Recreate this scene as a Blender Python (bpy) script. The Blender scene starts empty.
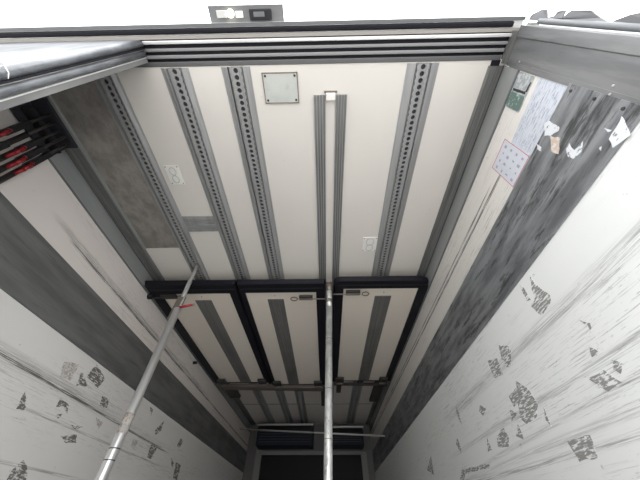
import bpy, bmesh, math, random
from mathutils import Vector, Matrix
random.seed(7)
SC = bpy.context.scene
C = SC.collection
Z0 = 1.10                      # camera height above the cargo floor
XL, XR, ZC = -1.55, 0.907, 1.55   # walls, ceiling (heights below are measured from camera level)
YF = 6.5

# ------------------------------------------------------------------ camera, light, exposure
cam_d = bpy.data.cameras.new('camera'); cam = bpy.data.objects.new('camera', cam_d); C.objects.link(cam)
def _cam():
    pi, ya, ro = 0.8444173, 0.01877082, -0.00173341
    c, s = math.cos, math.sin
    Rz = Matrix(((c(ya), -s(ya), 0), (s(ya), c(ya), 0), (0, 0, 1)))
    Rx = Matrix(((1, 0, 0), (0, c(pi), -s(pi)), (0, s(pi), c(pi))))
    Ry = Matrix(((c(ro), 0, s(ro)), (0, 1, 0), (-s(ro), 0, c(ro))))
    M = Rz @ Rx @ Ry
    r, f, u = M.col[0], M.col[1], M.col[2]
    m = Matrix((( r[0], u[0], -f[0]), (r[1], u[1], -f[1]), (r[2], u[2], -f[2]))).to_4x4()
    m.translation = (0, 0, Z0)
    return m
cam.matrix_world = _cam()
cam_d.sensor_width = 36; cam_d.lens = 263.34 / 640 * 36; cam_d.clip_start = 0.01
SC.camera = cam
w = bpy.data.worlds.new('overcast_sky'); SC.world = w; w.use_nodes = True
bg = w.node_tree.nodes['Background']
bg.inputs[0].default_value = (0.96, 0.98, 1.0, 1); bg.inputs[1].default_value = 4.6
SC.view_settings.view_transform = 'Standard'; SC.view_settings.look = 'None'
SC.view_settings.gamma = 1; SC.view_settings.use_curve_mapping = False
SC.view_settings.exposure = 0.0

# ------------------------------------------------------------------ materials
def nmat(name, col, rough=0.5, metal=0.0, spec=0.5):
    m = bpy.data.materials.new(name); m.use_nodes = True
    b = m.node_tree.nodes['Principled BSDF']
    b.inputs['Base Color'].default_value = (*col, 1); b.inputs['Roughness'].default_value = rough
    b.inputs['Metallic'].default_value = metal; b.inputs['Specular IOR Level'].default_value = spec
    return m
class G:
    """small node helper"""
    def __init__(s, m):
        s.m = m; s.t = m.node_tree; s.b = s.t.nodes['Principled BSDF']
        tc = s.t.nodes.new('ShaderNodeTexCoord'); s.co = tc.outputs['Object']
        sp = s.t.nodes.new('ShaderNodeSeparateXYZ'); s.t.links.new(s.co, sp.inputs[0]); s.xyz = sp.outputs
    def inp(s, sock, v):
        if hasattr(v, 'links'): s.t.links.new(v, sock)
        else: sock.default_value = v
    def math(s, op, a, b=0.0, c=None, clamp=False):
        n = s.t.nodes.new('ShaderNodeMath'); n.operation = op; n.use_clamp = clamp
        s.inp(n.inputs[0], a); s.inp(n.inputs[1], b)
        if c is not None: s.inp(n.inputs[2], c)
        return n.outputs[0]
    def noise(s, scale=(1, 1, 1), sc=1.0, detail=4, rough=0.6, loc=(0, 0, 0), rot=(0, 0, 0), dist=0.0):
        mp = s.t.nodes.new('ShaderNodeMapping'); mp.inputs['Scale'].default_value = scale
        mp.inputs['Location'].default_value = loc; mp.inputs['Rotation'].default_value = rot
        s.t.links.new(s.co, mp.inputs[0])
        n = s.t.nodes.new('ShaderNodeTexNoise'); n.inputs['Scale'].default_value = sc
        n.inputs['Detail'].default_value = detail; n.inputs['Roughness'].default_value = rough
        n.inputs['Distortion'].default_value = dist
        s.t.links.new(mp.outputs[0], n.inputs['Vector']); return n.outputs[0]
    def step(s, v, a, b, lo=0.0, hi=1.0):
        n = s.t.nodes.new('ShaderNodeMapRange'); n.interpolation_type = 'SMOOTHSTEP'
        s.inp(n.inputs['Value'], v); n.inputs['From Min'].default_value = a; n.inputs['From Max'].default_value = b
        n.inputs['To Min'].default_value = lo; n.inputs['To Max'].default_value = hi
        return n.outputs[0]
    def mix(s, f, a, b):
        n = s.t.nodes.new('ShaderNodeMix'); n.data_type = 'RGBA'
        s.inp(n.inputs[0], f); s.inp(n.inputs[6], a if hasattr(a, 'links') else (*a, 1)); s.inp(n.inputs[7], b if hasattr(b, 'links') else (*b, 1))
        return n.outputs[2]
    def col(s, v): s.t.links.new(v, s.b.inputs['Base Color'])
    def rough(s, v): s.t.links.new(v, s.b.inputs['Roughness'])

def wall_mat(name, base, upper, bands, seed, strength):
    """white laminate with long scuffs running along the box; bands = (height, slope, halfwidth, strength, y0, y1)"""
    m = nmat(name, base, 0.42, 0, 0.4); g = G(m)
    fine = g.step(g.noise((1, 5.0, 230), 1, 5, .65, (seed, 0, 0)), .56, .63)
    fine2 = g.step(g.noise((1, 18, 160), 1, 5, .7, (seed + 5, 0, 0)), .60, .66)
    broad = g.noise((1, .8, 5), 1, 3, .5, (seed + 9, 0, 0))
    area = g.math('MULTIPLY', g.step(broad, .38, .62), strength)
    tot = g.math('MULTIPLY', g.math('ADD', g.math('MULTIPLY', fine, .6), g.math('MULTIPLY', fine2, .55)), area)
    for (z, sl, hw, st, y0, y1) in bands:
        zz = g.math('SUBTRACT', g.xyz[2], g.math('MULTIPLY_ADD', g.xyz[1], sl, z + Z0))
        dist = g.math('ABSOLUTE', zz)
        k = g.step(dist, hw, hw * .15)
        k = g.math('MULTIPLY', k, g.step(g.xyz[1], y0, y0 + .25))
        k = g.math('MULTIPLY', k, g.step(g.xyz[1], y1, y1 - .5))
        nn = g.step(g.noise((1, 4.5, 260), 1, 6, .7, (seed + z * 10, 0, 0)), .40, .60)
        tot = g.math('ADD', tot, g.math('MULTIPLY', g.math('MULTIPLY', k, nn), st))
    speck = g.step(g.noise((30, 30, 30), 1, 3, .6), .70, .76)
    tot = g.math('ADD', tot, g.math('MULTIPLY', speck, .35), clamp=True)
    c = g.mix(tot, base, (.10, .095, .09))
    c = g.mix(g.step(g.xyz[2], Z0 + .93, Z0 + .95), base, upper)  # warmer cast of the light above the kick plates, put into the colour
    tint = g.mix(g.step(g.noise((1, 1.2, 2.0), 1.4, 3, .5), .35, .7, 0, .12), c, (.5, .49, .47))
    n = g.mix(tot, tint, (.12, .115, .11)); g.col(n)
    return m
M_wallR = wall_mat('scuffed white laminate', (.70, .705, .69), (.66, .63, .59), [(1.214, .018, .012, 3.0, .55, 9), (1.245, .018, .010, 2.4, .7, 9), (.576, .004, .045, .5, .2, 2.5), (.383, .0, .02, .5, .3, 2.6), (.335, -.03, .018, .4, .3, 2.2), (.25, -.004, .022, .4, .2, 3.5), (.176, .02, .016, .6, .2, 3)], 3, .75)
M_wallL = wall_mat('worn white laminate', (.68, .66, .635), (.68, .63, .59), [(1.208, -.003, .014, 2.6, 1.0, 9), (1.235, -.003, .03, .6, .8, 4), (.603, -.02, .012, 1.5, .9, 1.8), (.60, -.018, .010, 1.6, 1.2, 3.4), (.62, -.018, .04, .25, .9, 3.4), (.44, -.002, .010, .7, 1.4, 3.4), (.235, .0, .010, .7, 1.3, 3.6), (.58, .0, .06, .35, .9, 2.4)], 11, .75)
def ceil_mat():
    m = nmat('cream laminate', (.68, .645, .60), .38, 0, .4); g = G(m)
    s = g.step(g.noise((26, 26, 26), 1, 3, .6), .70, .78, 0, .35)
    a = g.step(g.noise((1, 1, 1), 1.3, 3, .5), .3, .7)
    g.col(g.mix(s, g.mix(a, (.68, .645, .60), (.65, .615, .575)), (.35, .32, .28))); return m
M_ceil = ceil_mat()
def metal_mat(name, a, b, rough, metal, scale, dirt=(.05, .05, .05), dirt_amt=.25, thr=(.55, .75), rotx=0.0):
    m = nmat(name, a, rough, metal); g = G(m)
    n1 = g.noise(scale, 1, 5, .6, rot=(rotx, 0, 0)); n2 = g.noise((3, 3, 3), 1, 5, .65)
    c = g.mix(g.step(n1, .35, .65), a, b)
    d = g.noise(tuple(v * 1.7 for v in scale), 1, 6, .7, (4, 2, 1), rot=(rotx, 0, 0))
    c = g.mix(g.math('MULTIPLY', g.step(d, *thr), dirt_amt), c, dirt)
    g.col(c); g.rough(g.step(n2, .3, .7, rough - .08, rough + .12)); return m
M_band = metal_mat('dull grey kick plate', (.20, .20, .198), (.13, .13, .128), .45, .4, (1, 1.3, 16), dirt_amt=.45)
M_bandR = metal_mat('scratched grey kick plate', (.34, .35, .365), (.17, .175, .185), .38, .6, (1, 3, 20), dirt_amt=.75, thr=(.52, .64))
M_rail = metal_mat('extruded aluminium', (.37, .37, .37), (.30, .30, .30), .45, .35, (40, 1, 1), dirt_amt=.2)
M_trimw = metal_mat('pale grey aluminium angle', (.33, .338, .33), (.28, .288, .282), .45, .25, (1, 1, 8), dirt_amt=.15)
M_rib = metal_mat('ribbed grey aluminium', (.22, .22, .213), (.14, .14, .137), .5, .3, (60, 2, 2), dirt_amt=.5)
M_sheet = metal_mat('brushed stainless sheet', (.36, .335, .31), (.25, .235, .22), .42, .45, (14, 9, 2), dirt_amt=.35, thr=(.45, .8))
M_post = metal_mat('streaked stainless steel', (.235, .235, .235), (.165, .167, .17), .42, .45, (4, 22, 2.2), dirt_amt=.55, thr=(.55, .72), rotx=1.0)
M_head = metal_mat('header aluminium', (.85, .845, .84), (.7, .69, .68), .35, .5, (2, 30, 30), dirt_amt=.25)
M_dark = nmat('dark slot', (.03, .03, .032), .6)
M_rub = nmat('black rubber', (.008, .008, .012), .55, 0, .2)
M_grub = nmat('grey rubber lip', (.13, .135, .14), .5)
M_panel = nmat('cream partition skin', (.70, .635, .56), .4)
M_groove = metal_mat('grey ribbed strip', (.20, .195, .185), (.15, .145, .14), .5, .3, (60, 1, 1), dirt_amt=.3)
M_steel = nmat('bright steel tube', (.74, .74, .73), .36, .75)
M_galv = metal_mat('galvanised tube', (.62, .62, .60), (.42, .42, .41), .42, .55, (30, 30, 14), dirt_amt=.6, thr=(.56, .68))
M_red = nmat('red plastic', (.30, .012, .018), .4)
M_blk = nmat('black plastic', (.014, .014, .016), .45, 0, .3)
M_rust = nmat('tarnished steel', (.22, .19, .16), .5, .6)
M_hinge = nmat('dark hinge steel', (.05, .045, .042), .5, .3)
M_brown = nmat('dull brown bar', (.16, .14, .125), .55, .3)
M_white = nmat('white plastic', (.78, .76, .72), .4)
M_tan = metal_mat('worn tan label', (.42, .37, .31), (.34, .33, .32), .6, 0, (50, 50, 30), dirt_amt=.6, thr=(.5, .6))
M_evap = nmat('blue black housing', (.010, .013, .024), .5, 0, .2)
M_frontd = nmat('dimmed bulkhead lining', (.09, .085, .08), .5)  # grey lining made darker to stand in for the dim front end
M_black = nmat('black bulkhead panel', (.006, .006, .006), .5, 0, .15)
M_lip = nmat('pale metal lip', (.55, .54, .52), .35, .4)
M_cover = metal_mat('painted cover plate', (.52, .53, .50), (.46, .47, .45), .45, .1, (8, 8, 8), dirt_amt=.2)
M_floor = metal_mat('aluminium chequer floor', (.56, .545, .53), (.46, .45, .44), .5, .2, (8, 1, 1))
M_ground = nmat('pale concrete yard', (.62, .61, .59), .8)
M_out = metal_mat('pale outer door skin', (.125, .13, .14), (.085, .09, .097), .55, 0, (24, 24, 3), dirt_amt=.3)
def residue_mat(name, dark, light, scale, thr, rot=.5):
    m = nmat(name, dark, .7); g = G(m)
    n = g.noise(scale, 1, 4, .65, rot=(rot, 0, 0)); g.col(g.mix(g.step(n, *thr), dark, light)); return m
M_res = residue_mat('grey adhesive residue', (.23, .225, .215), (.66, .665, .65), (1, 26, 150), (.50, .58), 0)
M_resL = residue_mat('dark adhesive residue', (.14, .13, .12), (.62, .60, .575), (1, 30, 130), (.50, .58), 0)
M_scrap = residue_mat('torn white paper', (.60, .61, .63), (.20, .205, .21), (20, 40, 70), (.57, .62))
M_scrapo = residue_mat('stained paper', (.48, .38, .31), (.56, .53, .50), (60, 60, 60), (.45, .6))
def paper_mat(name, base, ink, scale, thr):
    m = nmat(name, base, .55); g = G(m)
    n = g.noise(scale, 1, 4, .7); k = g.step(n, *thr)
    wv = g.step(g.noise((1, 8, 2), 1, 3, .5), .4, .65, 0, .25)
    g.col(g.mix(g.math('MULTIPLY', k, .8), g.mix(wv, base, tuple(v * .8 for v in base)), ink)); return m
M_paper = paper_mat('creased white notice paper', (.52, .54, .59), (.22, .25, .32), (1, 22, 240), (.52, .62))
M_notice = paper_mat('white notice paper', (.54, .55, .60), (.30, .32, .39), (1, 120, 120), (.60, .68))
M_ink = nmat('grey print', (.30, .32, .38), .6)
M_redink = nmat('red border print', (.50, .12, .14), .6)
M_green = residue_mat('faded green label', (.10, .15, .13), (.33, .42, .38), (50, 50, 60), (.52, .66))
M_greyl = residue_mat('silver grey label', (.27, .285, .285), (.42, .44, .44), (60, 60, 60), (.45, .6))
M_cable = nmat('white cable', (.8, .8, .8), .5)
def emit(name, col, st):
    m = nmat(name, col); b = m.node_tree.nodes['Principled BSDF']
    b.inputs['Emission Color'].default_value = (*col, 1); b.inputs['Emission Strength'].default_value = st; return m
M_led = emit('lit lamp lens', (1, .95, .75), 6)

# ------------------------------------------------------------------ mesh helpers (z given from camera level)
def bx(bm, x0, x1, y0, y1, z0, z1, bev=0.0):
    r = bmesh.ops.create_cube(bm, size=1)
    vs = r['verts']
    bmesh.ops.scale(bm, vec=(x1 - x0, y1 - y0, z1 - z0), verts=vs)
    bmesh.ops.translate(bm, vec=((x0 + x1) / 2, (y0 + y1) / 2, (z0 + z1) / 2 + Z0), verts=vs)
    if bev > 0:
        es = list({e for v in vs for e in v.link_edges})
        bmesh.ops.bevel(bm, geom=es, offset=bev, segments=2, affect='EDGES', profile=.6)
def prof_y(bm, pts, y0, y1):
    """closed (x, z) outline extruded along y"""
    a = [bm.verts.new((x, y0, z + Z0)) for x, z in pts]; b = [bm.verts.new((x, y1, z + Z0)) for x, z in pts]
    n = len(pts)
    for i in range(n): bm.faces.new((a[i], a[(i + 1) % n], b[(i + 1) % n], b[i]))
    bm.faces.new(a); bm.faces.new(b[::-1])
    bmesh.ops.recalc_face_normals(bm, faces=bm.faces[:])
def tube(bm, A, B, r0, r1=None, seg=20, caps=True):
    r1 = r0 if r1 is None else r1
    A = Vector(A) + Vector((0, 0, Z0)); B = Vector(B) + Vector((0, 0, Z0))
    d = (B - A).normalized(); up = Vector((0, 0, 1)) if abs(d.z) < .9 else Vector((0, 1, 0))
    u = d.cross(up).normalized(); v = d.cross(u)
    ra = [bm.verts.new(A + (u * math.cos(t) + v * math.sin(t)) * r0) for t in [2 * math.pi * i / seg for i in range(seg)]]
    rb = [bm.verts.new(B + (u * math.cos(t) + v * math.sin(t)) * r1) for t in [2 * math.pi * i / seg for i in range(seg)]]
    for i in range(seg): bm.faces.new((ra[i], ra[(i + 1) % seg], rb[(i + 1) % seg], rb[i])).smooth = True
    if caps: bm.faces.new(ra); bm.faces.new(rb[::-1])
    bmesh.ops.recalc_face_normals(bm, faces=bm.faces[:])
def path(bm, pts, r, seg=10):
    for a, b in zip(pts, pts[1:]): tube(bm, a, b, r, r, seg)
def obj(name, bm, mat, parent=None):
    me = bpy.data.meshes.new(name); bm.to_mesh(me); bm.free()
    o = bpy.data.objects.new(name, me); C.objects.link(o); me.materials.append(mat)
    if parent:
        o.parent = parent; o.matrix_parent_inverse = parent.matrix_world.inverted() if parent.type != 'EMPTY' else Matrix.Translation(-parent.location)
    return o
def tag(o, label, cat, group=None):
    o['label'] = label; o['category'] = cat
    if group: o['group'] = group
    return o
def thing(name, label, cat, loc=(0, 0, 0), group=None):
    o = bpy.data.objects.new(name, None); C.objects.link(o); o.empty_display_size = .05
    o.location = (loc[0], loc[1], loc[2] + Z0); return tag(o, label, cat, group)
def struct(name, bm, mat):
    o = obj(name, bm, mat); o['kind'] = 'structure'; return o
def B(): return bmesh.new()
def boxo(name, mat, parent, *a, **k):
    bm = B(); bx(bm, *a, **k); return obj(name, bm, mat, parent)

# ------------------------------------------------------------------ the box
def sbox(name, mat, *a):
    bm = B(); bx(bm, *a); return struct(name, bm, mat)
ZF = -Z0
sbox('floor', M_floor, XL, XR, .1, YF, ZF - .12, ZF)
sbox('ceiling', M_ceil, XL, XR, .21, YF, ZC, ZC + .09)
wall_left = sbox('wall_left', M_wallL, XL - .09, XL, .21, YF, ZF - .12, ZC + .09)
wall_right = sbox('wall_right', M_wallR, XR, XR + .09, .21, YF, ZF - .12, ZC + .09)
sbox('wall_front', M_frontd, XL - .09, XR + .09, YF, YF + .1, ZF - .12, ZC + .09)
sbox('ground', M_ground, -25, 25, -30, 20, -2.2, -2.1)
# grey kick plates on both side walls, screwed on
def kick(name, x, s, mat, y0):
    bm = B(); bx(bm, min(x, x + s * .006), max(x, x + s * .006), y0, YF, .787, 1.095)
    o = struct(name, bm, mat)
    return o
kl = kick('trim_1', XL, 1, M_band, .21); kr = kick('trim_2', XR, -1, M_bandR, .225)
def screws(parent, pts, mat=M_dark, r=.006):
    for (x, y, z, ax) in pts:
        bm = B(); d = .003
        if ax == 'x+': tube(bm, (x, y, z), (x + d, y, z), r, r * .8, 10)
        elif ax == 'x-': tube(bm, (x, y, z), (x - d, y, z), r, r * .8, 10)
        else: tube(bm, (x, y, z), (x, y, z - d), r, r * .8, 10)
        obj('screw', bm, mat, parent)
screws(kr, [(XR - .006, .245, z, 'x-') for z in (1.07, .96, .85)])
# corner angles between side walls and ceiling
def corner(name, xw, s, y0):
    bm = B(); bx(bm, min(xw, xw + s * .006), max(xw, xw + s * .006), y0, YF, 1.42, ZC)
    o = struct(name, bm, M_trimw)
    b2 = B(); a, b = sorted((xw + s * .012, xw + s * (.105 if s > 0 else .078)))
    bx(b2, a, b, y0, YF, ZC - .012, ZC)
    n = 5
    for i in range(n):
        xx = a + (b - a) * (i + .5) / n; bx(b2, xx - .003, xx + .003, y0, YF, ZC - .016, ZC - .011)
    c = obj('ceiling_flange', b2, M_rib, o)
    b3 = B(); bx(b3, *sorted((xw + s * .006, xw + s * .013)), y0, YF, ZC - .010, ZC); obj('corner_seam', b3, M_dark, o)
    b4 = B(); bx(b4, *sorted((xw, xw + s * .008)), y0, YF, 1.412, 1.420); obj('shadow_gap', b4, M_grub, o)
    return o
corner('trim_3', XL, 1, .22); corner('trim_4', XR, -1, .235)

# ------------------------------------------------------------------ rear portal: header, posts, left door leaf
hx0, hx1 = -1.66, .925
hd = sbox('trim_5', M_head, hx0, hx1, .05, .215, ZC + .012, ZC + .13)
def hstrip(name, mat, y0, y1, z0, x1=hx1, bev=0.0):
    return boxo(name, mat, hd, hx0, x1, y0, y1, z0, ZC + .013, bev=bev)
M_taupe = nmat('taupe painted strip', (.31, .29, .27), .5)
M_head3 = nmat('dark header lip', (.11, .11, .112), .5, .2)
M_head2 = nmat('dull header aluminium', (.27, .27, .272), .45, .3)
hstrip('header_ridge', M_taupe, .090, .105, ZC + .002, bev=.002)
hstrip('header_ridge', M_head, .109, .123, ZC - .004, .89, bev=.003)
hstrip('header_ridge', M_head2, .139, .152, ZC + .000, .885, bev=.003)
hstrip('header_ridge', M_head2, .166, .180, ZC - .002, .88, bev=.003)
hstrip('header_ridge', M_head3, .193, .213, ZC - .004, .875, bev=.003)
for a, b in ((.105, .109), (.123, .139), (.152, .166), (.180, .193)): hstrip('shaded_groove', M_rub, a, b, ZC + .009, .89)  # grooves filled black to paint in the shade between the ridges
hstrip('rubber_gasket', M_rub, .066, .087, ZC - .002, .88, bev=.006)
hstrip('roof_edge', M_grub, .050, .064, ZC + .002)
boxo('header_end', M_rib, hd, .885, .925, .10, .225, ZC - .02, ZC + .013)
boxo('corner_block', M_rub, hd, .835, .875, .212, .24, ZC - .012, ZC, bev=.003)
# right post
rp = sbox('trim_6', M_post, XR - .001, XR + .10, .124, .232, ZF, 1.53)
boxo('outer_step', M_post, rp, XR - .006, XR + .10, .079, .123, ZF, 1.53, bev=.003)
boxo('post_fold', M_post, rp, XR - .004, XR, .214, .235, ZF, 1.50)
screws(rp, [(XR - .001, .205, 1.44, 'x-'), (XR - .004, .222, .92, 'x-'), (XR - .001, .20, .93, 'x-')], M_lip, .004)
bm = B(); tube(bm, (XR + .02, .064, ZF), (XR + .02, .064, 1.45), .010, .010, 16)
o = obj('hinge_rod', bm, M_grub); tag(o, 'dark grey upright hinge rod on the outside of the right door post', 'rod')
t = thing('hinge_bracket', 'small bright metal bracket with a black block at the header right end', 'bracket', (.915, .08, 1.505))
boxo('bracket_plate', M_trimw, t, .925, .965, .070, .088, 1.50, 1.53, bev=.003)
boxo('black_block', M_blk, t, .945, .975, .080, .10, 1.46, 1.50, bev=.004)
# torn rubber and film hanging off the folded right door
def jag(name, pts, x, mat, label, thick=.006):
    bm = B()
    vs = [bm.verts.new((x + random.uniform(-.004, .004), y + .006, z + Z0)) for y, z in pts]
    f = bm.faces.new(vs); r = bmesh.ops.extrude_face_region(bm, geom=[f])
    bmesh.ops.translate(bm, vec=(thick, 0, 0), verts=[v for v in r['geom'] if isinstance(v, bmesh.types.BMVert)])
    bmesh.ops.recalc_face_normals(bm, faces=bm.faces[:])
    return tag(obj(name, bm, mat), label, 'door seal')
M_torn = nmat('weathered grey rubber', (.14, .14, .145), .6)
jag('torn_door_seal', [(.058, 1.56), (.040, 1.55), (.022, 1.50), (.020, 1.46), (.048, 1.44), (.040, 1.40), (.026, 1.385), (.022, 1.35), (.046, 1.345), (.030, 1.33), (.022, 1.31), (.021, 1.22), (.030, 1.20), (.040, 1.17), (.050, 1.12), (.06, 1.10)], .945, M_torn, 'tattered piece of grey seal above the right post, nearest the header end')
jag('torn_door_seal', [(.06, 1.12), (.046, 1.11), (.030, 1.06), (.022, 1.01), (.018, .98), (.020, .85), (.06, .85)], .945, M_torn, 'long grey length of torn seal at the upper right edge of the photo')

# left door leaf standing in the portal
dl = sbox('door_1', M_out, -1.64, -.850, .104, .185, ZF, ZC - .008)
def ridge(y, r, mat, x, seg=18):
    bm = B(); tube(bm, (x, y, ZF + .02), (x, y, ZC - .010), r, r, seg); return obj('gasket_ridge', bm, mat, dl)
M_tubeg = metal_mat('grey rubber gasket', (.21, .218, .23), (.10, .105, .113), .35, .2, (22, 22, 8), dirt_amt=.5)
ridge(.119, .0155, M_tubeg, -.852); ridge(.155, .0125, M_tubeg, -.851)
boxo('dark_slot', M_rub, dl, -.862, -.8375, .1335, .1395, ZF + .02, ZC - .010)
boxo('edge_strip', M_lip, dl, -.856, -.843, .1395, .1425, ZF + .02, ZC - .010)
boxo('edge_strip', M_lip, dl, -.856, -.844, .171, .174, ZF + .02, ZC - .010)
boxo('door_edge', M_rib, dl, -.860, -.846, .174, .192, ZF + .02, ZC - .010)
bm = B(); path(bm, [(-.93, .102, .90), (-.91, .094, .89), (-.872, .095, .86), (-.845, .100, .835), (-.828, .118, .815), (-.830, .130, .805)], .0011)
tag(obj('loose_cable', bm, M_cable), 'thin white cable hanging over the edge of the left door leaf', 'cable')

# ------------------------------------------------------------------ ceiling rails
def rail(x0, x1, y0, y1, label, holes=True, name='ceiling_rail', group='perforated lashing rails on the ceiling'):
    w_ = x1 - x0; cx = (x0 + x1) / 2; cw = .030
    t = thing(name, label, 'rail', (cx, y0, ZC), group)
    for s in (-1, 1):
        bm = B(); a, b = sorted((cx + s * w_ / 2, cx + s * (cw + .010)))
        xo, xi, xm = cx + s * w_ / 2, cx + s * (cw + .008), cx + s * (w_ / 2 - .010)
        prof_y(bm, [(xo, ZC), (xo, ZC - .003), (xm, ZC - .004), (xi, ZC - .017), (xi, ZC)], y0, y1)
        e = cx + s * (cw + .010); bx(bm, e - .002, e + .002, y0, y1, ZC - .018, ZC - .004)
        obj('flange', bm, M_rail, t)
        bm = B(); a, b = sorted((cx + s * cw, cx + s * (cw + .008))); bx(bm, a, b, y0, y1, ZC - .004, ZC)
        obj('edge_groove', bm, M_rib, t)
    # perforated web
    bm = B(); pitch = .0295; n = int((y1 - y0) / pitch); r = .0118; seg = 12; z = ZC - .012 + Z0
    pitch = (y1 - y0) / n
    for i in range(n):
        yc = y0 + pitch * (i + .5); hy = pitch / 2
        ring = [bm.verts.new((cx + r * math.cos(a), yc + r * math.sin(a), z)) for a in [2 * math.pi * k / seg for k in range(seg)]]
        top = [bm.verts.new((v.co.x, v.co.y, z + .009)) for v in ring]
        outer = []
        for k in range(seg):
            a = 2 * math.pi * k / seg; c, s = math.cos(a), math.sin(a); m_ = max(abs(c) / cw, abs(s) / hy)
            outer.append(bm.verts.new((cx + c / m_, yc + s / m_, z)))
        for k in range(seg):
            q = (k + 1) % seg
            bm.faces.new((ring[k], outer[k], outer[q], ring[q])); bm.faces.new((ring[q], top[q], top[k], ring[k]))
        for (sx, sy) in ((1, 1), (-1, 1), (-1, -1), (1, -1)):   # corner fillers
            ang = math.atan2(sy, sx) % (2 * math.pi)
            k = int(ang / (2 * math.pi / seg)); q = (k + 1) % seg
            a_, b_ = outer[k].co, outer[q].co
            cpt = bm.verts.new((cx + sx * cw, yc + sy * hy, z))
            ok = (a_ - cpt.co).length > 1e-5 and (b_ - cpt.co).length > 1e-5
            if ok: bm.faces.new((outer[k], cpt, outer[q]))
    for s in (-1, 1):
        bx(bm, cx + s * cw - .0012, cx + s * cw + .0012, y0, y1, ZC - .010, ZC)
    obj('perforated_web', bm, M_rail, t)
    bm = B(); bx(bm, cx - cw + .002, cx + cw - .002, y0, y1, ZC - .0015, ZC - .0005); obj('hole_backing', bm, M_dark, t)
    return t
rail(-1.165, -1.030, .225, 6.42, 'perforated grey ceiling rail alongside the bare stainless sheet')
rail(-.800, -.662, .218, 6.42, 'perforated ceiling rail second from the left, touching the short cross rail')
rail(-.497, -.354, .218, 6.42, 'perforated ceiling rail just left of the square cover plate')
rail(.425, .582, .218, 6.42, 'perforated ceiling rail right of the centre pole, only one on that side')
t = thing('cross_rail', 'short grey rail bridging the two leftmost perforated ceiling rails', 'rail', (-.91, 1.2, ZC))
boxo('rail_body', M_rail, t, -1.03, -.80, 1.13, 1.27, ZC - .006, ZC)
bm = B(); bx(bm, -1.03, -.80, 1.155, 1.160, ZC - .010, ZC - .005); bx(bm, -1.03, -.80, 1.175, 1.180, ZC - .010, ZC - .005); obj('raised_rib', bm, M_rail, t)
bm = B(); bx(bm, -1.02, -.81, 1.205, 1.245, ZC - .011, ZC - .005, bev=.002); obj('punched_strip', bm, M_trimw, t)
# slider tracks either side of the white centre strip
def track(x0, x1, label):
    t = thing('slider_track', label, 'rail', ((x0 + x1) / 2, .35, ZC), 'ribbed slider tracks')
    boxo('track_base', M_rail, t, x0, x1, .35, 5.15, ZC - .010, ZC)
    bm = B()
    for i in range(4):
        xx = x0 + (x1 - x0) * (i + .5) / 4; bx(bm, xx - .004, xx + .004, .35, 5.15, ZC - .016, ZC - .009)
    obj('track_rib', bm, M_rib, t); return t
track(-.042, .021, 'ribbed grey track left of the white strip at mid ceiling')
track(.075, .135, 'ribbed grey track right of the white strip at mid ceiling')
t = thing('track_stop', 'white stop block closing the gap between the two slider tracks', 'stopper', (.048, .345, ZC))
boxo('stop_block', M_white, t, .024, .073, .34, .375, ZC - .022, ZC, bev=.004)
boxo('stop_flange', M_rust, t, .014, .082, .332, .342, ZC - .008, ZC)
# stainless sheet
t = thing('patch_sheet', 'large bare stainless sheet on the ceiling beside the stored bars', 'metal sheet', (-1.3, .8, ZC))
boxo('sheet', M_sheet, t, -1.432, -1.167, .225, 1.44, ZC - .002, ZC)
boxo('edge_strip', M_trimw, t, -1.444, -1.431, .225, 1.44, ZC - .018, ZC - .0)
# square cover plate
t = thing('cover_plate', 'square grey cover plate screwed to the ceiling near the header', 'plate', (-.21, .315, ZC))
boxo('plate', M_cover, t, -.298, -.122, .247, .385, ZC - .005, ZC, bev=.002)
bm = B()
for a in ((-.30, -.12, .245, .2495), (-.30, -.12, .3825, .387), (-.30, -.2955, .245, .387), (-.1245, -.12, .245, .387)): bx(bm, *a, ZC - .007, ZC)
obj('rim', bm, M_rust, t)
screws(t, [(-.285, .26, ZC - .005, 'z'), (-.135, .26, ZC - .005, 'z'), (-.285, .372, ZC - .005, 'z'), (-.135, .372, ZC - .005, 'z')], M_dark, .006)
def fitting(x0, x1, y0, y1, label, rings):
    t = thing('mounting_plate', label, 'plate', ((x0 + x1) / 2, (y0 + y1) / 2, ZC))
    boxo('plate', M_white, t, x0, x1, y0, y1, ZC - .006, ZC, bev=.002)
    cx, cy = (x0 + x1) / 2, (y0 + y1) / 2
    for (dx, dy, r) in rings:
        bm = B(); seg = 18
        pts = [(cx + dx + r * math.cos(a), cy + dy + r * 1.3 * math.sin(a), ZC - .008) for a in [2 * math.pi * k / seg for k in range(seg + 1)]]
        path(bm, pts, .0025, 6); obj('moulded_ring', bm, M_cover, t)
    screws(t, [(x, y, ZC - .006, 'z') for x in (x0 + .008, x1 - .008) for y in (y0 + .01, y1 - .01)], M_rust, .004)
fitting(-.998, -.908, .73, .866, 'white oval-moulded plate between the two leftmost perforated rails', [(0, -.028, .020), (0, .028, .020)])
fitting(.312, .425, 1.352, 1.50, 'white rectangular plate touching the perforated rail right of the pole', [(0, -.03, .028), (0, .034, .026)])

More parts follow.
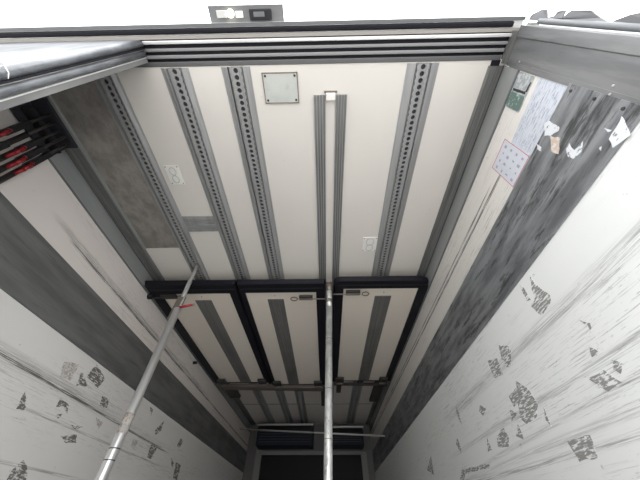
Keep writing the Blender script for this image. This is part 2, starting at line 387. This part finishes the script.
# ------------------------------------------------------------------ raised partition leaves
ZP = 1.43
def rounded(x0, x1, y0, y1, rl, rr):
    pts = []
    def arc(cx, cy, r, a0):
        for k in range(7):
            a = a0 + math.pi / 2 * k / 6; pts.append((cx + r * math.cos(a), cy + r * math.sin(a)))
    arc(x1 - .01, y1 - .01, .01, 0); arc(x0 + .01, y1 - .01, .01, math.pi / 2)
    arc(x0 + rl, y0 + rl, rl, math.pi); arc(x1 - rr, y0 + rr, rr, 1.5 * math.pi)
    return pts
def partition(x0, x1, y0, y1, fl, fr, ft, sx, label, rl=.012, rr=.012, rod_to=None, rod_y=1.9, bodyx=(0, 0), ring_x=0, sy=2.0):
    t = thing('partition_leaf', label, 'partition', ((x0 + x1) / 2, y1, ZP), 'partition leaves raised under the ceiling')
    boxo('panel', M_panel, t, x0 + .05, x1 - .05, y0 + .06, y1, ZP, ZP + .04)
    # black gasket frame: rounded outline with a rectangular window
    bm = B()
    outer = rounded(x0, x1, y0, y1, rl, rr); ix0, ix1, iy0, iy1 = x0 + fl, x1 - fr, y0 + ft, y1 - .012
    def ringmesh(grow, z0, z1):
        n = len(outer); cx, cy = (ix0 + ix1) / 2, (iy0 + iy1) / 2
        O = [(x + (grow if x < cx else -grow), y + (grow if y < cy else -grow)) for x, y in outer]
        I = []
        for x, y in O: I.append((min(max(x, ix0), ix1), min(max(y, iy0), iy1)))
        def V(p, z): return bm.verts.new((p[0], p[1], z + Z0))
        o0 = [V(p, z0) for p in O]; o1 = [V(p, z1) for p in outer]; i0 = [V(p, z0) for p in I]; i1 = [V(p, z1) for p in I]
        for k in range(n):
            q = (k + 1) % n
            for f in ((o0[k], o0[q], i0[q], i0[k]), (o0[k], o1[k], o1[q], o0[q]), (i0[k], i0[q], i1[q], i1[k])):
                try: bm.faces.new(f)
                except ValueError: pass
    ringmesh(.012, ZP - .012, ZP + .03)
    bmesh.ops.remove_doubles(bm, verts=bm.verts[:], dist=1e-5)
    bmesh.ops.recalc_face_normals(bm, faces=bm.faces[:])
    obj('gasket_frame', bm, M_rub, t)
    bm = B(); bx(bm, x0 + .03, x1 - .03, y0 + ft * .52, y0 + ft * .60, ZP - .017, ZP - .011); obj('gasket_lip', bm, M_blk, t)
    # ribbed strip down the middle
    s = thing_part = boxo('ribbed_strip', M_groove, t, sx - .073, sx + .073, sy, y1 - .02, ZP - .006, ZP + .001)
    bm = B()
    for i in range(7):
        xx = sx - .06 + i * .02; bx(bm, xx - .003, xx + .003, sy, y1 - .02, ZP - .010, ZP - .005)
    obj('rib', bm, M_groove, s)
    screws(t, [(sx, sy - .05, ZP, 'z')], M_hinge, .005)
    # spring bolt
    if rod_to is not None:
        bmn = B(); bx(bmn, bodyx[0], bodyx[1], rod_y - .028, rod_y + .028, ZP - .030, ZP - .012, bev=.004)
        lb = obj('bolt_body', bmn, M_hinge, t)
        bmn = B(); tube(bmn, (min(rod_to, *bodyx), rod_y, ZP - .036), (max(rod_to, *bodyx), rod_y, ZP - .036), .006, .006, 10); obj('bolt_rod', bmn, M_rust if rod_to > -1 else M_hinge, lb)
        bmn = B(); sg = 14
        pts = [(ring_x + .030 * math.cos(a), rod_y + .026 * math.sin(a), ZP - .034) for a in [2 * math.pi * k / sg for k in range(sg + 1)]]
        path(bmn, pts, .005, 6); obj('pull_ring', bmn, M_rust, lb)
    for hxp in (x0 + fl + .03, x1 - fr - .03):
        bmn = B(); bx(bmn, hxp - .055, hxp + .055, y1 - .16, y1 - .02, ZP - .035, ZP - .010, bev=.004)
        h = obj('hinge', bmn, M_hinge, t)
        bmn = B(); tube(bmn, (hxp - .045, y1 - .015, ZP - .04), (hxp + .045, y1 - .015, ZP - .04), .012, .012, 12); obj('hinge_pin', bmn, M_rust, h)
    return t
partition(-1.542, -.752, 1.74, 3.92, .098, .078, .135, -1.10, 'left partition leaf, behind the slanting pole with a red lever', rod_to=-1.53, rod_y=1.90, bodyx=(-1.44, -1.30), ring_x=-1.25, sy=1.985)
partition(-.750, .016, 1.74, 4.00, .056, .085, .130, -.439, 'middle partition leaf, whose bolt points right at the centre pole', rod_to=.03, rod_y=1.935, bodyx=(-.22, -.10), ring_x=-.265, sy=1.98)
partition(.085, .905, 1.712, 3.88, .085, .088, .115, .528, 'right partition leaf with rounded black gasket corners', .06, .10, rod_to=.05, rod_y=1.87, bodyx=(.19, .315), ring_x=.36, sy=1.945)
# round knob where the left bolt meets the wall
bm = B(); tube(bm, (-1.55, 1.895, ZP - .02), (-1.515, 1.895, ZP - .02), .028, .022, 16)
tag(obj('wall_bumper', bm, M_blk), 'small round black bumper on the left wall beside the bolt', 'bumper')
bm = B(); tube(bm, (-1.55, 3.12, 1.36), (-1.51, 3.12, 1.36), .018, .014, 14)
tag(obj('wall_bumper', bm, M_blk), 'tiny dark stud on the left wall below the partition edge', 'bumper')
# hinge beams behind the leaves
def beam(x0, x1, ya, yb, d, z0, z1, mat, label):
    bm = B(); vs = []
    for (x, y) in ((x0, ya), (x1, yb), (x1, yb + d), (x0, ya + d)): vs.append((x, y))
    a = [bm.verts.new((x, y, z0 + Z0)) for x, y in vs]; b = [bm.verts.new((x, y, z1 + Z0)) for x, y in vs]
    for i in range(4): bm.faces.new((a[i], a[(i + 1) % 4], b[(i + 1) % 4], b[i]))
    bm.faces.new(a); bm.faces.new(b[::-1]); bmesh.ops.recalc_face_normals(bm, faces=bm.faces[:])
    t = obj('hinge_beam', bm, mat); tag(t, label, 'beam')
    bm = B()
    for f in (.04, .47, .53, .96):
        xx = x0 + (x1 - x0) * f; yy = ya + (yb - ya) * f; bx(bm, xx - .02, xx + .02, yy + .01, yy + d - .01, z1, ZC - .0)
    obj('hanger', bm, M_hinge, t); return t
beam(-1.47, -.03, 3.97, 4.06, .13, 1.40, 1.44, M_brown, 'brownish cross beam behind the left and middle partition leaves')
beam(.12, .86, 3.93, 3.96, .035, 1.40, 1.43, M_hinge, 'thin dark cross bar behind the right partition leaf')
def arm(x, y0, y1, w_, label):
    bm = B(); bx(bm, x - w_ / 2, x + w_ / 2, y0, y1, 1.43, 1.47, bev=.01)
    tag(obj('support_arm', bm, M_hinge), label, 'support arm')
arm(.20, 4.0, 4.35, .07, 'short dark support arm right of the centre pole, behind the right leaf')
arm(.77, 4.0, 4.75, .13, 'broad dark support arm near the right wall, behind the right leaf')
arm(-.03, 4.20, 4.95, .07, 'dark support arm left of the centre pole, behind the middle leaf')
arm(-1.40, 4.12, 4.55, .16, 'broad dark support arm near the left wall, behind the left leaf')
# ceiling cross seam
sbox('trim_7', M_trimw, XL, XR, 5.22, 5.25, ZC - .004, ZC)

# ------------------------------------------------------------------ front end: cooling units, rod, dark panel
def evap(x0, x1, z0, z1, label):
    t = thing('cooling_unit', label, 'cooling unit', ((x0 + x1) / 2, 6.3, z0))
    boxo('housing', M_evap, t, x0, x1, 6.12, 6.5, z0, z1 - .02, bev=.012)
    boxo('top_lip', M_lip, t, x0 - .02, x1 + .01, 6.09, 6.5, z1 - .02, z1 + .0)
    bm = B()
    for i in range(5):
        zz = z0 + .05 + i * (z1 - z0 - .12) / 5; bx(bm, x0 + .05, x1 - .05, 6.108, 6.122, zz, zz + .010)
    obj('grille', bm, M_blk, t)
    boxo('intake_slot', M_black, t, x0 + .03, x1 - .03, 6.106, 6.119, z1 - .10, z1 - .03)
    screws(t, [(x1 - .04, 6.2, z0 + .001, 'z')], M_lip, .01)
evap(-1.32, -.245, 1.13, 1.46, 'wide dark blue cooling unit on the front wall, left of the pole')
evap(.03, .72, 1.13, 1.42, 'narrower dark blue cooling unit on the front wall, right of the pole')
bm = B(); tube(bm, (-1.55, 5.70, 1.29), (.907, 4.933, 1.021), .011, .011, 12)
tag(obj('cross_rod', bm, M_lip), 'thin pale rod spanning wall to wall in front of the cooling units', 'rod')
M_pframe = nmat('grey panel frame', (.16, .155, .15), .5)
t = thing('bulkhead_panel', 'black rectangular panel with pale frame low on the front wall', 'panel', (-.28, YF, -.2))
boxo('panel', M_black, t, -1.243, .674, YF - .02, YF, -.9, 1.045)
for a in ((-1.36, -1.243, -.9, 1.12), (.674, .78, -.9, 1.09)): boxo('frame_upright', M_pframe, t, a[0], a[1], YF - .05, YF, a[2], a[3], bev=.006)
boxo('frame_head', M_pframe, t, -1.243, .674, YF - .045, YF, 1.045, 1.10, bev=.005)

# ------------------------------------------------------------------ load bars
def lerp(A, B_, t): return tuple(a + (b - a) * t for a, b in zip(A, B_))
# leaning telescopic pole on the left
t = thing('load_bar', 'shiny telescopic load bar at the left with a red lever', 'load bar', (-1.06, 1.62, ZF))
TOP = (-1.077, 1.635, 1.530); BOT = (-1.022, 1.62, -1.085)
def at(z): return lerp(TOP, BOT, (TOP[2] - z) / (TOP[2] - BOT[2]))
bm = B(); tube(bm, at(1.53), at(1.24), .0125, .0125, 20); obj('inner_tube', bm, M_steel, t)
bm = B(); tube(bm, at(1.541), at(1.52), .022, .018, 16); obj('top_pin', bm, M_rust, t)
bm = B(); tube(bm, at(1.36), at(1.0), .016, .016, 20); obj('middle_tube', bm, M_steel, t)
bm = B(); tube(bm, at(1.10), at(-1.08), .0245, .0245, 24); ot = obj('outer_tube', bm, M_steel, t)
p = at(1.30)
bm = B(); bx(bm, p[0] - .028, p[0] + .015, p[1] - .018, p[1] + .024, 1.00, 1.20, bev=.006); obj('lever_housing', bm, M_rust, t)
p = at(1.22)
bm = B(); tube(bm, (p[0] + .01, p[1] - .005, 1.112), (p[0] + .10, p[1], 1.135), .010, .008, 12); obj('release_lever', bm, M_red, t)
bm = B(); tube(bm, (p[0] + .095, p[1], 1.135), (p[0] + .115, p[1], 1.139), .008, .006, 12); obj('lever_tip', bm, M_rust, t)
bm = B(); tube(bm, at(.44), at(.35), .0252, .0252, 24); obj('label_band', bm, M_tan, t)
for z in (.29, .245):
    bm = B(); tube(bm, at(z), at(z - .004), .0252, .0252, 24); obj('dark_ring', bm, M_dark, t)
bm = B(); tube(bm, at(.16), at(.12), .0252, .0252, 24); obj('white_label', bm, M_white, t)
bm = B(); tube(bm, at(-1.06), at(-1.10), .05, .06, 20); obj('rubber_foot', bm, M_rub, t)
# centre pole
t = thing('load_bar', 'dull galvanised pole standing upright at the centre of the box', 'load bar', (0, 1.75, ZF))
TOP = (.046, 1.745, 1.40); BOT = (-.030, 1.76, -1.085)
bm = B(); tube(bm, at(1.39), at(1.15), .0205, .0205, 20); obj('inner_tube', bm, M_galv, t)
bm = B(); tube(bm, at(1.18), at(-1.08), .0225, .0225, 24); obj('outer_tube', bm, M_galv, t)
bm = B(); tube(bm, at(1.41), at(1.33), .025, .022, 20); obj('top_collar', bm, M_rust, t)
bm = B(); tube(bm, at(1.25), at(1.22), .0235, .0235, 20); obj('joint_ring', bm, M_rust, t)
for z in (.92, .60, .35):
    bm = B(); tube(bm, at(z), at(z - .003), .0229, .0229, 24); obj('dark_ring', bm, M_rust, t)
bm = B(); tube(bm, at(-1.06), at(-1.10), .045, .055, 20); obj('rubber_foot', bm, M_rub, t)
# five spare bars stored upright against the left wall
labs = ['spare load bar against the left wall, the one nearest the door leaf', 'spare load bar at the left wall, second from the door leaf',
        'spare load bar in the middle of the five against the left wall', 'spare load bar at the left wall, fourth from the door leaf',
        'outermost spare load bar, bordering the open cream wall with red lever']
lev = [(1.25, 1), (1.08, 1), (1.255, 1), (1.225, 1), (1.235, 1)]
for i, y in enumerate((.412, .453, .495, .533, .569)):
    x = -1.470
    t = thing('spare_load_bar', labs[i], 'load bar', (x, y, ZF), 'five spare load bars stored against the left wall')
    bm = B(); tube(bm, (x, y, ZC - .038), (x, y, 1.30), .008, .008, 12); obj('inner_tube', bm, M_hinge, t)
    bm = B(); tube(bm, (x, y, 1.33), (x, y, ZF), .0125, .0125, 14); obj('outer_tube', bm, M_hinge, t)
    zl = lev[i][0]
    bm = B(); bx(bm, x - .012, x + .016, y - .013, y + .013, zl - .02, zl + .13, bev=.004); obj('black_grip', bm, M_blk, t)
    bm = B(); pts = [(x + .012, y - .004, zl + .01), (x + .035, y - .008, zl - .02), (x + .038, y - .008, zl - .07), (x + .018, y - .004, zl - .10)]
    for a, b in zip(pts, pts[1:]): tube(bm, a, b, .0085, .0085, 10)
    obj('red_lever', bm, M_red, t)
t = thing('bar_rack', 'black rubber backed rack behind the spare load bars', 'rack', (-1.53, .4, 1.42))
M_slate = nmat('dark slate rubber sheet', (.035, .036, .042), .6, 0, .2)
boxo('backing_board', M_slate, t, -1.543, -1.530, .235, .61, 1.40, ZC - .02)
boxo('backing_top', M_slate, t, -1.530, -1.446, .235, .60, ZC - .034, ZC - .018)
boxo('clip_strip', M_blk, t, -1.530, -1.485, .36, .60, 1.44, 1.455, bev=.003)

# ------------------------------------------------------------------ notices and labels on the right wall
XS = XR - .0015
def poly(name, pts, mat, parent, x, s, thick=.0012, jagged=0.0, cat=None):
    P = []
    for (a, b) in zip(pts, pts[1:] + pts[:1]):
        P.append(tuple(a))
        if jagged:
            L = math.hypot(b[0] - a[0], b[1] - a[1]); n = max(2, int(L / .016))
            for k in range(1, n):
                q = k / n; P.append((a[0] + (b[0] - a[0]) * q + random.uniform(-1, 1) * jagged, a[1] + (b[1] - a[1]) * q + random.uniform(-1, 1) * jagged))
    bm = B(); vs = [bm.verts.new((x, y, z + Z0)) for y, z in P]
    f = bm.faces.new(vs); r = bmesh.ops.extrude_face_region(bm, geom=[f])
    bmesh.ops.translate(bm, vec=(s * thick, 0, 0), verts=[v for v in r['geom'] if isinstance(v, bmesh.types.BMVert)])
    bmesh.ops.triangulate(bm, faces=[f_ for f_ in bm.faces if len(f_.verts) > 4])
    bmesh.ops.recalc_face_normals(bm, faces=bm.faces[:])
    return obj(name, bm, mat, parent)
t = thing('wall_label', 'rounded grey and green label at the top of the right wall', 'label', (XR, .31, 1.36))
def rr(y0, y1, z0, z1, r):
    pts = []
    for cx, cz, a0 in ((y1 - r, z1 - r, 0), (y0 + r, z1 - r, .5), (y0 + r, z0 + r, 1), (y1 - r, z0 + r, 1.5)):
        for k in range(5): a = math.pi * (a0 + .5 * k / 4); pts.append((cx + r * math.cos(a), cz + r * math.sin(a)))
    return pts
poly('label_base', rr(.240, .385, 1.295, 1.415, .012), M_greyl, t, XR, -1, .002)
poly('green_field', rr(.318, .381, 1.300, 1.410, .010), M_green, t, XR - .002, -1, .001)
poly('dark_line', [(.300, 1.31), (.310, 1.305), (.314, 1.40), (.304, 1.405)], M_dark, t, XR - .002, -1, .001)
poly('dark_line', [(.262, 1.300), (.30, 1.300), (.30, 1.312), (.262, 1.308)], M_dark, t, XR - .002, -1, .001)
t = thing('paper_notice', 'long creased white paper pasted above the grey kick plate', 'notice', (XR, .38, 1.2))
poly('sheet', [(.236, 1.265), (.236, 1.100), (.505, 1.098), (.515, 1.255), (.40, 1.262)], M_paper, t, XR, -1, .0012, .0015)
bm = B()
for i in range(9):
    zz = 1.238 - i * .0155
    y = .26
    while y < .49:
        l = random.uniform(.008, .03)
        if random.random() < .5: bx(bm, XR - .0018, XR - .0012, y, min(y + l, .495), zz, zz + .002)
        y += l + .008
obj('print_rows', bm, M_ink, t)['kind'] = 'stuff'
t = thing('red_bordered_notice', 'square white notice with thin red border on the right wall', 'notice', (XR, .58, 1.2))
poly('sheet', [(.507, 1.312), (.507, 1.105), (.658, 1.103), (.662, 1.305)], M_notice, t, XR, -1, .0016)
bm = B()
for a in ((.507, .660, 1.306, 1.309), (.507, .660, 1.104, 1.107), (.507, .5095, 1.104, 1.309), (.6575, .660, 1.104, 1.309)): bx(bm, XR - .0022, XR - .0016, *a)
obj('red_border', bm, M_redink, t)
bm = B()
for r in range(4):
    for c_ in range(4):
        y, z = .528 + r * .035, 1.128 + c_ * .047
        bx(bm, XR - .0022, XR - .0016, y, y + random.uniform(.006, .014), z, z + random.uniform(.008, .02))
obj('print_marks', bm, M_ink, t)['kind'] = 'stuff'

# torn paper scraps stuck to the right kick plate, and old adhesive on both walls
PW = [[[0.373,1.11],[0.356,1.093],[0.359,1.033],[0.372,1.027],[0.399,1.05],[0.409,1.078]],[[0.449,1.096],[0.449,1.063],[0.461,1.053],[0.463,1.078]],[[0.399,1.05],[0.389,1.001],[0.438,0.97],[0.442,1.007]],[[0.41,0.951],[0.389,0.953],[0.401,0.918],[0.364,0.907],[0.395,0.889],[0.426,0.901],[0.429,0.924]],[[0.328,0.83],[0.263,0.839],[0.297,0.779],[0.345,0.8]],[[0.307,0.867],[0.304,0.839],[0.316,0.84]],[[0.361,0.84],[0.353,0.836],[0.366,0.828]]]
PR = [[[2.092,0.602],[2.082,0.558],[2.099,0.493],[2.13,0.553]],[[2.242,0.457],[2.234,0.395],[2.26,0.373],[2.297,0.429]],[[1.765,0.513],[1.713,0.483],[1.781,0.462],[1.804,0.493]],[[1.828,0.372],[1.828,0.314],[1.882,0.315]],[[1.621,0.376],[1.614,0.325],[1.649,0.295],[1.753,0.314],[1.726,0.347]],[[1.373,0.469],[1.381,0.421],[1.457,0.414],[1.459,0.458]],[[1.489,0.353],[1.5,0.294],[1.548,0.319]],[[2.332,0.296],[1.906,0.271],[1.939,0.254],[2.302,0.272],[2.349,0.248],[2.419,0.255]],[[1.491,0.649],[1.402,0.625],[1.421,0.547],[1.508,0.566]],[[1.317,0.627],[1.268,0.604],[1.327,0.553],[1.379,0.564]],[[2.921,0.462],[2.966,0.344],[3.135,0.398]],[[1.5,0.414],[1.457,0.389],[1.525,0.374]],[[1.347,0.491],[1.293,0.442],[1.285,0.376],[1.343,0.34],[1.423,0.337],[1.452,0.368]],[[1.262,0.362],[1.272,0.315],[1.277,0.292],[1.289,0.319]],[[0.975,0.364],[0.9,0.36],[0.875,0.314],[0.941,0.309]],[[0.852,0.371],[0.83,0.349],[0.859,0.332],[0.87,0.348]],[[1.239,0.239],[1.117,0.232],[1.14,0.177],[1.233,0.178]],[[0.897,0.767],[0.909,0.721],[0.883,0.645],[0.894,0.629],[0.974,0.611],[0.99,0.631],[0.999,0.672],[0.961,0.676],[0.941,0.714]],[[0.98,0.773],[0.971,0.749],[0.979,0.689],[1.002,0.7]],[[0.849,0.511],[0.825,0.485],[0.843,0.465],[0.836,0.484]],[[1.334,0.662],[1.266,0.623],[1.312,0.575],[1.37,0.601]],[[0.887,0.431],[0.871,0.406],[0.906,0.405]]]
PL = [[[1.794,0.778],[1.938,0.735],[1.922,0.671],[1.775,0.692]],[[1.555,0.687],[1.661,0.72],[1.677,0.626],[1.596,0.618]],[[1.715,0.699],[1.823,0.649],[1.741,0.62]],[[1.463,0.494],[1.526,0.443],[1.527,0.43],[1.483,0.422]],[[1.692,0.538],[1.777,0.526],[1.803,0.486],[1.747,0.512],[1.698,0.493]],[[1.998,0.646],[2.085,0.648],[2.107,0.604],[2.03,0.594]],[[1.873,0.447],[1.984,0.463],[1.937,0.441]],[[1.849,0.387],[1.972,0.418],[2.001,0.383],[1.923,0.368]],[[1.71,0.258],[1.763,0.234],[1.818,0.178],[1.692,0.166],[1.685,0.216]],[[2.049,0.534],[2.145,0.523],[2.127,0.484]],[[2.877,0.543],[3.007,0.537],[2.973,0.454],[2.894,0.455]],[[2.853,0.64],[2.951,0.734],[2.965,0.658],[2.886,0.61]],[[3.496,0.509],[3.64,0.505],[3.654,0.388],[3.543,0.391]],[[3.433,0.698],[3.512,0.679],[3.462,0.618],[3.392,0.631]],[[2.577,0.519],[2.658,0.522],[2.649,0.467],[2.596,0.471]],[[3.353,0.519],[3.45,0.502],[3.448,0.455]],[[2.624,0.758],[2.683,0.759],[2.697,0.709]],[[1.732,0.462],[1.768,0.477],[1.762,0.45]]]
for i, p in enumerate(PW): poly('paper_scrap', p, M_scrapo if i == 2 else M_scrap, kr, XR - .006, -1, .001, .003)
for i, p in enumerate(PR): poly('adhesive_residue', p, M_res, wall_right, XR, -1, .0004 + .00006 * i, .0028)
M_faint = residue_mat('faint pinkish residue', (.38, .32, .30), (.59, .575, .55), (30, 70, 150), (.46, .54), -.5)
for i, p in enumerate(PL): poly('adhesive_residue', p, M_faint if i in (1, 9, 14) else M_resL, wall_left, XL, 1, .0004 + .00006 * i, .004)

# ------------------------------------------------------------------ lamp bracket over the header
t = thing('lamp_bracket', 'grey bracket on the roof edge with a lit lamp and black unit', 'lamp', (-.34, .02, 1.60))
boxo('bracket_plate', M_torn, t, -.512, -.170, -.010, .052, 1.595, 1.603)
boxo('lens_frame', M_lip, t, -.475, -.43, .006, .034, 1.582, 1.596, bev=.003)
bm = B(); tube(bm, (-.413, .018, 1.596), (-.413, .018, 1.580), .016, .014, 20); obj('lit_lamp', bm, M_led, t)
boxo('small_lens', M_white, t, -.388, -.355, .010, .034, 1.582, 1.596, bev=.003)
boxo('black_unit', M_blk, t, -.325, -.225, .004, .044, 1.578, 1.596, bev=.005)
boxo('unit_face', M_grub, t, -.305, -.255, .014, .032, 1.574, 1.579, bev=.002)
